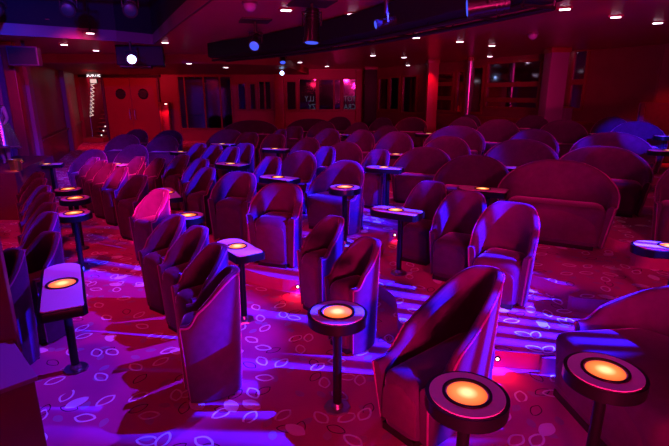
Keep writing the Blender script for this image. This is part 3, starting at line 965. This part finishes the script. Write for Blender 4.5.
# ------------------------------------------------------------------ stage side at the left
bm = bmesh.new(); A = Vector((-6.75,7.2)); Z = Vector((-7.62,11.35)); nrm = Vector((1,.2)).normalized(); n = 90
fr = []; bk = []
for k in range(n+1):
    p = A+(Z-A)*k/n; w = .07*math.sin(k*1.15)+.02*math.sin(k*.37)
    fr.append(p+nrm*w); bk.append(p+nrm*(w-.04))
vf = [[bm.verts.new((p.x,p.y,z)) for p in fr] for z in (0.02,CEIL+.02)]; vb = [[bm.verts.new((p.x,p.y,z)) for p in bk] for z in (0.02,CEIL+.02)]
for k in range(n):
    bm.faces.new((vf[0][k],vf[0][k+1],vf[1][k+1],vf[1][k])); bm.faces.new((vb[0][k+1],vb[0][k],vb[1][k],vb[1][k+1]))
    bm.faces.new((vf[0][k+1],vf[0][k],vb[0][k],vb[0][k+1]))
tag(link('stage_curtain', bm, M['curtain']), 'pleated violet curtain at the far left edge behind the silver figure', 'curtain')
bm = bmesh.new(); prism(bm, [(-5.62,8.25),(-5.95,9.2),(-6.35,10.7),(-7.2,10.7),(-6.7,8.25)], 0, .85, .01)
structure(link('stage', bm, M['wall_dark'], smooth=False))
bm = bmesh.new(); box(bm, (-7.25,11.15,1.65), (.22,.3,3.3), .3, .012)
structure(link('trim_12', bm, M['frame'], smooth=False))
sp = empty('loudspeaker', (-6.75,10.9,2.78), .35)
bm = bmesh.new(); box(bm, (0,0,.2), (.58,.4,.40), 0, .015); link('cabinet', bm, M['fascia'], sp, smooth=False)
bm = bmesh.new(); box(bm, (0,-.205,.2), (.52,.012,.34), 0, .004); link('grille', bm, M['black'], sp, smooth=False)
bm = bmesh.new(); box(bm, (0,0,.46), (.06,.06,.14)); link('bracket', bm, M['black'], sp, smooth=False)
tag(sp, 'boxy dark violet loudspeaker hung under the ceiling at the top left', 'loudspeaker')

# silver-draped standing figure on the stage edge
def skin_mesh(name, verts, edges, radii, mat, parent, sub=2):
    me = bpy.data.meshes.new(name); me.from_pydata(verts, edges, []); o = bpy.data.objects.new(name, me); C.objects.link(o)
    m = o.modifiers.new('skin','SKIN'); s = o.modifiers.new('sub','SUBSURF'); s.levels = s.render_levels = sub
    for v, r in zip(me.skin_vertices[0].data, radii): v.radius = (r, r)
    me.skin_vertices[0].data[0].use_root = True
    dg = bpy.context.evaluated_depsgraph_get(); m2 = bpy.data.meshes.new_from_object(o.evaluated_get(dg))
    bpy.data.objects.remove(o)
    m2.materials.clear(); m2.materials.append(mat); m2.polygons.foreach_set('use_smooth',[True]*len(m2.polygons))
    q = bpy.data.objects.new(name, m2); C.objects.link(q)
    if parent: q.parent = parent
    return q
fg = empty('draped_figure', (-6.50,9.33,.85), .4, (.85,.85,.95))
V = [(0,0,.72),(0,0,.95),(0,.01,1.12),(0,.0,1.22),(.0,-.01,1.33),(0,-.02,1.43),
     (.085,0,.66),(.10,-.06,.37),(.09,.0,.07),(.10,-.14,.03),
     (-.085,0,.66),(-.06,.05,.37),(-.03,.10,.07),(-.02,-.02,.03),
     (.15,.0,1.14),(.20,-.06,.93),(.14,-.2,.82),(-.15,0,1.14),(-.20,-.02,.92),(-.2,-.12,.74)]
E_ = [(0,1),(1,2),(2,3),(3,4),(4,5),(0,6),(6,7),(7,8),(8,9),(0,10),(10,11),(11,12),(12,13),(2,14),(14,15),(15,16),(2,17),(17,18),(18,19)]
R_ = [.12,.095,.11,.045,.075,.07,.085,.06,.034,.03,.085,.06,.034,.03,.05,.036,.025,.05,.036,.025]
skin_mesh('body', V, E_, R_, M['skin'], fg)
bm = bmesh.new(); rings = []; nn = 40
for i in range(13):
    f = i/12; z = 1.2-.85*f
    r0 = .14-.03*math.sin(min(1,f*2.6)*PI)+(.19*max(0,f-.35)/.65)
    rings.append([bm.verts.new(((r0+.022*f*math.sin(6*a+3*f))*math.cos(a)*1.15, (r0+.022*f*math.sin(6*a+3*f))*math.sin(a), z+.02*f*math.sin(3*a))) for a in [2*PI*k/nn for k in range(nn)]])
for a_, b_ in zip(rings, rings[1:]):
    for k in range(nn): bm.faces.new((a_[k], b_[k], b_[(k+1)%nn], a_[(k+1)%nn]))
dr = link('dress', bm, M['silver'], fg); md = dr.modifiers.new('thick','SOLIDIFY'); md.thickness=.008
bm = bmesh.new(); bmesh.ops.create_uvsphere(bm, u_segments=20, v_segments=12, radius=.10)
bmesh.ops.transform(bm, matrix=Matrix.Translation((0,.02,1.45)) @ Matrix.Diagonal((.95,1.05,1.1,1)), verts=bm.verts); link('headdress', bm, M['silver'], fg)
tag(fg, 'figure in a shiny silver knee-length dress standing on the stage edge at far left', 'figure')
bk_ = empty('champagne_bucket', (-5.78,8.55,.85))
bm = bmesh.new(); rings=[]
for r, z in ((.0,.004),(.085,.0),(.10,.10),(.115,.20),(.125,.205),(.108,.2),(.09,.02),(0,.015)):
    rings.append([bm.verts.new((max(r,.001)*math.cos(2*PI*k/28), max(r,.001)*math.sin(2*PI*k/28), z)) for k in range(28)])
for a_, b_ in zip(rings, rings[1:]):
    for k in range(28): bm.faces.new((a_[k], a_[(k+1)%28], b_[(k+1)%28], b_[k]))
bmesh.ops.recalc_face_normals(bm, faces=bm.faces); link('bucket', bm, M['gold'], bk_)
for s in (-1,1):
    bm = bmesh.new(); tube(bm, [(s*.115,-.03,.17),(s*.15,-.02,.165),(s*.155,.0,.16),(s*.15,.02,.165),(s*.115,.03,.17)], .008, 8); link('handle', bm, M['gold'], bk_)
tag(bk_, 'small gold bucket on the stage edge at far left', 'bucket')

# dark screen and low box at the left edge
bm = bmesh.new(); box(bm, (0,0,.75), (1.0,.08,1.5), 0, .012)
ps = link('floor_screen', bm, M['wall_dark'], smooth=False); ps.location=(-2.62,2.72,0); ps.rotation_euler=(0,0,math.radians(22))
tag(ps, 'dark red upright panel filling the left edge beside the low box', 'screen')
lb = empty('low_cabinet', (-2.16,2.47,0), math.radians(-45))
bm = bmesh.new(); box(bm, (0,0,.285), (.60,.52,.57), 0, .008); link('body', bm, M['wall_dark'], lb, smooth=False)
bm = bmesh.new(); box(bm, (0,0,.585), (.63,.55,.03), 0, .006); link('top', bm, M['mauve'], lb, smooth=False)
tag(lb, 'low dark box with a mauve top in the bottom left corner', 'cabinet')

# ------------------------------------------------------------------ ceiling fixtures
def make_downlight():
    root = empty('downlight')
    bm = bmesh.new(); box(bm, (0,0,-.008), (.20,.15,.016), 0, .004); link('trim_plate', bm, M['frame'], root, smooth=False)
    bm = bmesh.new(); box(bm, (0,0,-.018), (.13,.085,.012), 0, .003); link('lens', bm, M['downlight'], root, smooth=False)
    return root
dl0 = make_downlight(); first = True
DL = [
 (353,13,'downlight right of the second black ceiling lamp, at the top of the picture'),(286,9,'downlight high between the glass dome and the big black ceiling lamp'),
 (565,8,'downlight nearest the top edge on the right'),(616,16,'middle one of the three downlights at top right'),(658,22,'downlight nearest the right edge of the ceiling'),
 (365,31,'downlight just under the lighting bridge in the middle'),(416,37,'downlight right of the lighting bridge, above the red column'),(460,41,'downlight above the shiny round column'),
 (492,45,'downlight above the left end of the wide barred mirror'),(490,56,'lower downlight over the left end of the wide barred mirror'),(373,55,'downlight above the black panel'),
 (404,57,'downlight left of the red column, near the far wall'),(408,65,'lowest downlight left of the red column'),(464,68,'downlight touching the top of the shiny round column'),
 (300,62,'downlight over the lettered mirrors, left one'),(327,66,'downlight over the lettered mirrors, right one'),(265,59,'upper downlight left of the blue double lamp'),(265,72,'lower downlight left of the blue double lamp'),
 (216,47,'bright downlight above the dark mirrors left of centre'),(189,63,'downlight over the dark mirror beside the red niche'),(226,67,'downlight low over the dark mirrors left of centre'),
 (559,51,'downlight above the broad mauve pillar'),(547,65,'downlight in front of the broad mauve pillar head'),(165,42,'tiny downlight at the tip of the stage ceiling opening'),
 (64,44,'left downlight on the ceiling in front of the exit doors'),(96,50,'middle downlight on the ceiling in front of the exit doors'),(104,55,'right downlight on the ceiling in front of the exit doors'),
]
for px, py, lab in DL:
    x, y = at(px, py, CEIL)
    zz = CEIL
    if py >= 60 and px < 240: 
        x, y = at(px, py, 3.05); zz = 3.05
    y = min(y, 21.5 if px < 360 else 40)
    o = dl0 if first else copy_tree(dl0); first = False
    o.location = (x, y, zz); o.rotation_euler = (0,0,math.radians(20 if px < 300 else -30))
    tag(o, lab, 'light', 'ceiling downlights')
# downlights hung inside the stage opening
for px, py, z, lab in ((52,21,3.65,'bright downlight on the lit lilac edge of the stage opening, top left'),(96,34,3.42,'downlight at the rim of the stage opening above the exit doors'),(109,18,3.9,'downlight up inside the dark stage opening')):
    x, y = at(px, py, z)
    o = copy_tree(dl0); o.location = (x, y-.25, z); o.rotation_euler = (0,0,math.radians(10)); tag(o, lab, 'light', 'ceiling downlights')
    bm = bmesh.new(); cyl(bm, (0,0,0), (0,0,4.7-z), .012, seg=8); link('drop_rod', bm, M['rig'], o)

# glass domes on the ceiling
for px, py, lab in ((250,6,'round violet-lit glass dome on the ceiling, top left of centre'),(533,36,'small violet glass dome on the ceiling above the barred mirror')):
    x, y = at(px, py, CEIL-.05); root = empty('ceiling_dome', (x, y, CEIL))
    bm = bmesh.new(); cyl(bm, (0,0,-.03), (0,0,0), .10, seg=24); link('collar', bm, M['fascia'], root)
    bm = bmesh.new(); bmesh.ops.create_uvsphere(bm, u_segments=20, v_segments=12, radius=.085); bmesh.ops.transform(bm, matrix=Matrix.Translation((0,0,-.035)), verts=bm.verts); link('dome', bm, M['bottle'], root)
    tag(root, lab, 'dome')

# lighting bridge: a black trough with pipes, hung under the ceiling
BR = spline([(-2.6,11.3),(-.75,9.2),(.45,7.3),(1.2,5.75),(1.75,4.4)], 6)
br = empty('lighting_bridge', (BR[0][0],BR[0][1],2.97))
def along(off, z):
    out = []
    for i,p in enumerate(BR):
        a = Vector(BR[max(i-1,0)]); b = Vector(BR[min(i+1,len(BR)-1)]); d = (b-a).normalized()
        out.append((p[0]-d.y*off-BR[0][0], p[1]+d.x*off-BR[0][1], z))
    return out
bm = bmesh.new()
L1 = along(.28,.26); L2 = along(-.28,.26)
lo = [[bm.verts.new((a[0],a[1],zz)) for a in l] for l,zz in ((L1,.30),(L1,.02),(along(.22,0),0.0),(along(-.22,0),0.0),(L2,.02),(L2,.30))]
for A, B_ in zip(lo, lo[1:]):
    for k in range(len(A)-1): bm.faces.new((A[k],A[k+1],B_[k+1],B_[k]))
bm.faces.new([l[0] for l in lo]); bm.faces.new([l[-1] for l in reversed(lo)])
bmesh.ops.recalc_face_normals(bm, faces=bm.faces); link('trough', bm, M['rig'], br)
for off in (-.17,.17):
    bm = bmesh.new(); tube(bm, along(off,-.05), .025, 8); link('pipe', bm, M['black_gloss'], br)
for k in range(0,len(BR),3):
    bm = bmesh.new()
    a = along(-.17,-.05)[k]; b = along(.17,-.05)[k]; tube(bm, [(a[0],a[1],.03),a,b,(b[0],b[1],.03)], .014, 6)
    link('pipe_clamp', bm, M['black_gloss'], br)
tag(br, 'long black lighting bridge curving under the ceiling from the centre to the top right', 'lighting rig')

def spot_lamp(name, loc, aim, r, length, lens, label, plate=True, ceil=CEIL, energy=0, color=(1,1,1), size=40, pl=.40, group=None):
    """stage lamp: ceiling plate, hanger and yoke, barrel with fins, lens aimed at a point"""
    root = empty(name, loc)
    L = Vector(loc); d = (Vector(aim)-L).normalized()
    bm = bmesh.new(); cyl(bm, tuple(-d*length*.5), tuple(d*length*.35), r*.86, r*.95, 20); cyl(bm, tuple(d*length*.35), tuple(d*length*.5), r*1.06, r*1.1, 20)
    for k in range(3): cyl(bm, tuple(-d*length*(.42-.1*k)), tuple(-d*length*(.38-.1*k)), r*1.0, r*1.0, 20)
    link('barrel', bm, M['black_gloss'], root)
    bm = bmesh.new(); cyl(bm, tuple(d*length*.5), tuple(d*length*.515), r*.86, r*.8, 20); link('lens', bm, lens, root)
    side = d.cross(Vector((0,0,1))).normalized() if abs(d.z) < .98 else Vector((1,0,0))
    bm = bmesh.new(); up = Vector((0,0,r*1.6))
    tube(bm, [tuple(side*r*1.15), tuple(side*r*1.2+up), tuple(-side*r*1.2+up), tuple(-side*r*1.15)], .014, 8); link('yoke', bm, M['black'], root)
    bm = bmesh.new(); cyl(bm, tuple(up), (0,0,max(ceil-loc[2], up.z+.02)), .022, seg=10); link('hanger', bm, M['black'], root)
    if plate:
        bm = bmesh.new(); box(bm, (0,0,ceil-loc[2]-.012), (pl,pl,.024), .3, .004); link('ceiling_plate', bm, M['black'], root, smooth=False)
    if energy:
        ld = bpy.data.lights.new('beam','SPOT'); ld.energy = energy; ld.color = color; ld.spot_size = math.radians(size); ld.spot_blend=.35; ld.shadow_soft_size=.03
        o = bpy.data.objects.new('beam', ld); C.objects.link(o); o.parent = root; o.location = tuple(d*(length*.56)); o.rotation_euler = d.to_track_quat('-Z','Y').to_euler()
    return tag(root, label, 'stage light', group)
x, y = at(312,26,3.02); spot_lamp('ceiling_spotlight', (x,y,3.02), (x-.1,y-.3,0), .10, .40, M['blue_lens'], 'big black ceiling lamp pointing straight down, top centre', pl=.52)
x, y = at(256,42,2.98); spot_lamp('ceiling_spotlight', (x,y,2.98), (x-.3,y-3,1.2), .085, .28, M['blue_lens'], 'black ceiling lamp with a round blue lens, left of the lighting bridge', pl=.46)
x, y = at(137,60,2.93); spot_lamp('ceiling_spotlight', (x,y-.3,2.93), (0,1.0,1.9), .105, .30, M['spot_lens'], 'dazzling blue-white stage lamp hanging above the exit doors', plate=False, energy=0)
x, y = at(282,73,2.92); spot_lamp('ceiling_spotlight', (x,y,2.92), (0,1.0,1.9), .085, .26, M['spot_lens'], 'small bright blue-white lamp hanging near the far mirrors', plate=False)
x, y = at(282.5,58,3.18); spot_lamp('ceiling_spotlight', (x,y,3.18), (x+.1,y-.6,2.2), .09, .30, M['blue_lens'], 'blue glowing lamp just above the small bright one near the far mirrors', plate=False)
x, y = at(386,14,2.98); spot_lamp('bridge_spotlight', (x,y,2.90), (x-3,y-.6,2.2), .045, .22, M['blue_lens'], 'lamp with a blue streak on the lighting bridge', plate=False)
x, y = at(488,5,2.84); spot_lamp('bridge_spotlight', (x,y,2.84), (x-3,y+.6,2.5), .07, .30, M['blue_lens'], 'violet-lit lamp at the right end of the lighting bridge', plate=False)
# black box holding the dazzling lamp
bx = empty('lamp_housing', (-5.0,12.3,2.85))
bm = bmesh.new(); box(bm, (.25,0,.224), (1.05,.9,.448), .3, .02); link('casing', bm, M['rig'], bx, smooth=False)
bm = bmesh.new(); box(bm, (.15,-.1,-.02), (.7,.6,.05), .3, .01); link('base_tray', bm, M['black'], bx, smooth=False)
tag(bx, 'black box at the corner of the stage opening above the dazzling lamp', 'box')

# rig inside the stage opening
def truss(p, q, label):
    root = empty('stage_truss', p); d = Vector(q)-Vector(p); n = d.normalized(); s = n.cross(Vector((0,0,1))).normalized()
    offs = [s*.13+Vector((0,0,.11)), -s*.13+Vector((0,0,.11)), Vector((0,0,-.12))]
    for o_ in offs:
        bm = bmesh.new(); tube(bm, [tuple(o_), tuple(d+o_)], .022, 8); link('chord', bm, M['steel'] if False else M['rig'], root)
    bm = bmesh.new(); m = int(d.length/.3)
    for k in range(m):
        a = n*(k*.3); b = n*((k+.5)*.3); c = n*((k+1)*.3)
        for i, j in ((0,1),(1,2),(2,0)): tube(bm, [tuple(a+offs[i]), tuple(b+offs[j]), tuple(c+offs[i])], .010, 5)
    link('lattice', bm, M['rig'], root)
    return tag(root, label, 'truss')
truss((-8.8,8.4,4.0), (-2.9,8.6,4.0), 'dark truss crossing the stage opening, farther one')
truss((-7.5,6.0,4.1), (-2.0,6.3,4.1), 'dark truss crossing the stage opening, nearer one')
for px, z, Y, lab in ((-6.35,3.58,8.45,'blue-lit stage lamp on the farther truss, leftmost'),(-5.55,3.58,8.45,'blue-lit stage lamp on the farther truss, second from the left'),(-4.4,3.58,8.5,'blue-lit stage lamp on the farther truss, third from the left'),(-3.4,3.58,8.55,'blue-lit stage lamp on the farther truss, rightmost')):
    spot_lamp('truss_spotlight', (px,Y,z), (px+2,Y-6,1.0), .11, .34, M['dim_lens'], lab, plate=False, ceil=3.86, group='lamps on the stage truss')

# ------------------------------------------------------------------ light
def spot(name, loc, aim, energy, color, size, blend=.5, soft=.15):
    ld = bpy.data.lights.new(name,'SPOT'); ld.energy=energy; ld.color=color; ld.spot_size=math.radians(size); ld.spot_blend=blend; ld.shadow_soft_size=soft
    o = bpy.data.objects.new(name, ld); C.objects.link(o); o.location=loc
    o.rotation_euler = (Vector(aim)-Vector(loc)).to_track_quat('-Z','Y').to_euler()
    return o
def gobo(o, freq, lo=.04, soft=.12, angle=0.0, phase=0.0):
    """slatted gobo in the projector: bars across the beam"""
    ld = o.data; ld.use_nodes = True; nt = ld.node_tree; N = nt.nodes; L = nt.links
    em = next(n for n in N if n.type == 'EMISSION')
    tc = N.new('ShaderNodeTexCoord'); sx = N.new('ShaderNodeSeparateXYZ'); ro = N.new('ShaderNodeVectorRotate'); ro.rotation_type='Z_AXIS'; ro.inputs['Angle'].default_value=angle
    L.new(tc.outputs['Normal'], ro.inputs['Vector']); L.new(ro.outputs[0], sx.inputs[0])
    dv = N.new('ShaderNodeMath'); dv.operation='DIVIDE'; L.new(sx.outputs['Y'], dv.inputs[0]); L.new(sx.outputs['Z'], dv.inputs[1])
    mu = N.new('ShaderNodeMath'); mu.operation='MULTIPLY_ADD'; L.new(dv.outputs[0], mu.inputs[0]); mu.inputs[1].default_value=freq; mu.inputs[2].default_value=phase
    si = N.new('ShaderNodeMath'); si.operation='SINE'; L.new(mu.outputs[0], si.inputs[0])
    mr = N.new('ShaderNodeMapRange'); mr.interpolation_type='SMOOTHSTEP'; mr.inputs[1].default_value=-soft; mr.inputs[2].default_value=soft+.1; mr.inputs[3].default_value=lo; mr.inputs[4].default_value=1
    L.new(si.outputs[0], mr.inputs[0]); L.new(mr.outputs[0], em.inputs['Strength'])
BLUE = (.02,.025,1); RED = (1,.012,.085); MAG = (1,.02,.30); VIO = (.40,.05,1)
WORLD = .03; EXPOSURE = 0.0
# red fill spots without fixtures, added in the stage opening and behind the camera
spot('red_fill', (-3.2,4.2,4.2), (-2.2,8.5,0), 330, RED, 130, .8, .3)
spot('red_fill', (-2.0,-1.2,3.2), (-1.0,4.3,0), 110, RED, 74, .8, .3)
spot('red_fill', (2.2,-1.8,3.2), (2.2,11,.8), 1700, (1,.012,.22), 46, .9, .3)
spot('magenta_fill', (-5.5,6.0,4.3), (-4,10,0), 230, MAG, 110, .7, .2)
# low red spot added behind the camera to brighten the ceiling
spot('ceiling_fill', (.5,-2.2,.6), (.8,9,3.9), 2600, (1,.012,.16), 62, .9, .3)
# blue projectors with slats, at the right of the hall
o = spot('blue_projector', (4.6,3.0,3.15), (.2,4.3,0), 15000, BLUE, 39, .3, .02); gobo(o, 125, .02, .5, PI/2)
o = spot('blue_projector', (3.1,4.6,3.2), (-1.0,8.0,.6), 8500, BLUE, 38, .6, .04); gobo(o, 60, .08, .4, PI/2)
o = spot('blue_projector', (1.0,5.0,3.25), (-3.7,5.8,.6), 2200, BLUE, 27, .6, .03); gobo(o, 50, .10, .4, PI/2)
spot('violet_projector', (.5,4.9,3.25), (-2.4,3.7,0), 1000, (.16,.03,1), 52, .4, .03)
spot('violet_projector', (-3.0,5.5,4.2), (-5.3,11.6,.6), 1800, VIO, 26, .6, .05)
spot('blue_projector', (2.0,1.0,3.15), (5.9,9.3,1.4), 9000, BLUE, 7.5, .5, .03)
# blue light inside the stage opening
spot('rig_light', (-3.2,5.2,3.6), (-6.5,8.6,4.2), 900, BLUE, 100, .6, .05)
# pink accent
spot('pink_accent', (-1.2,3.0,3.15), (-2.4,6.1,.8), 5000, (1,.02,.28), 8.5, .5, .03)
spot('pink_accent', (-1.2,3.4,3.15), (-4.2,9.2,.8), 5000, (1,.02,.22), 12, .7, .03)
# exit doors, niche and far column
spot('door_wash', (-9.4,18.5,3.0), (-9.0,23,.3), 300, (1,.012,.04), 110, .6, .1)
spot('niche_lamp', (-7.9,22.6,1.55), (-7.95,22.9,.2), 30, (1,.02,.03), 140, .6, .03)
spot('stair_wash', (-11.4,24.0,3.6), (-11.4,25,.2), 60, (1,.2,.2), 120, .6, .1)
spot('column_lamp', (3.15,16.35,3.2), (3.2,16.7,.3), 90, (1,.012,.03), 70, .6, .05)
spot('wall_wash', (-1.0,19.5,3.0), (-1.5,23,1.0), 60, (1,.012,.10), 130, .8, .1)
spot('left_wall_fill', (-4.5,9.5,3.15), (-9.0,15.0,1.4), 260, (1,.015,.16), 60, .8, .1)  # added red fill that brightens the left wall
spot('gold_accent', (-4.8,7.4,3.1), (-5.78,8.55,.95), 500, (1,.55,.3), 8, .4, .03)
spot('table_fill', (.9,3.9,3.2), (.85,2.2,.7), 40, VIO, 44, .6, .05)  # added violet fill so the table inlays come out brighter
spot('back_row_fill', (.9,8.0,3.22), (1.2,12,.4), 150, (1,.015,.24), 110, .8, .08)  # added fill spots for the far rows, no fixtures on the bridge
spot('back_row_fill', (3.6,6.6,3.22), (4.2,10,.6), 70, (1,.015,.26), 110, .8, .08)
spot('back_row_fill', (-1.6,10.0,3.22), (-1.8,13.5,.4), 110, (1,.015,.2), 110, .8, .08)
o = spot('blue_projector', (6.4,6.6,3.2), (1.6,8.6,.9), 2600, BLUE, 56, .7, .04); gobo(o, 55, .10, .4, PI/2)
spot('bench_lamp', (7.1,9.5,3.1), (7.8,10.7,1.4), 120, (1,.012,.02), 70, .7, .05)
w = bpy.data.worlds.new('hall_air'); scene.world = w; w.use_nodes = True
bg = w.node_tree.nodes['Background']; bg.inputs[0].default_value = (.55,.01,.16,1); bg.inputs[1].default_value = WORLD

# ------------------------------------------------------------------ camera
cd = bpy.data.cameras.new('camera'); cd.sensor_width = 36; cd.lens = FPX/669*36; cd.clip_end = 100
co = bpy.data.objects.new('camera', cd); C.objects.link(co); co.location = (0,0,CAMH); co.rotation_euler = (PI/2-PITCH,0,0)
scene.camera = co
vs = scene.view_settings
vs.view_transform = 'Standard'; vs.look = 'None'; vs.gamma = 1; vs.exposure = EXPOSURE; vs.use_curve_mapping = False
scene.cycles.use_denoising = True
scene.cycles.max_bounces = 6; scene.cycles.sample_clamp_indirect = 4
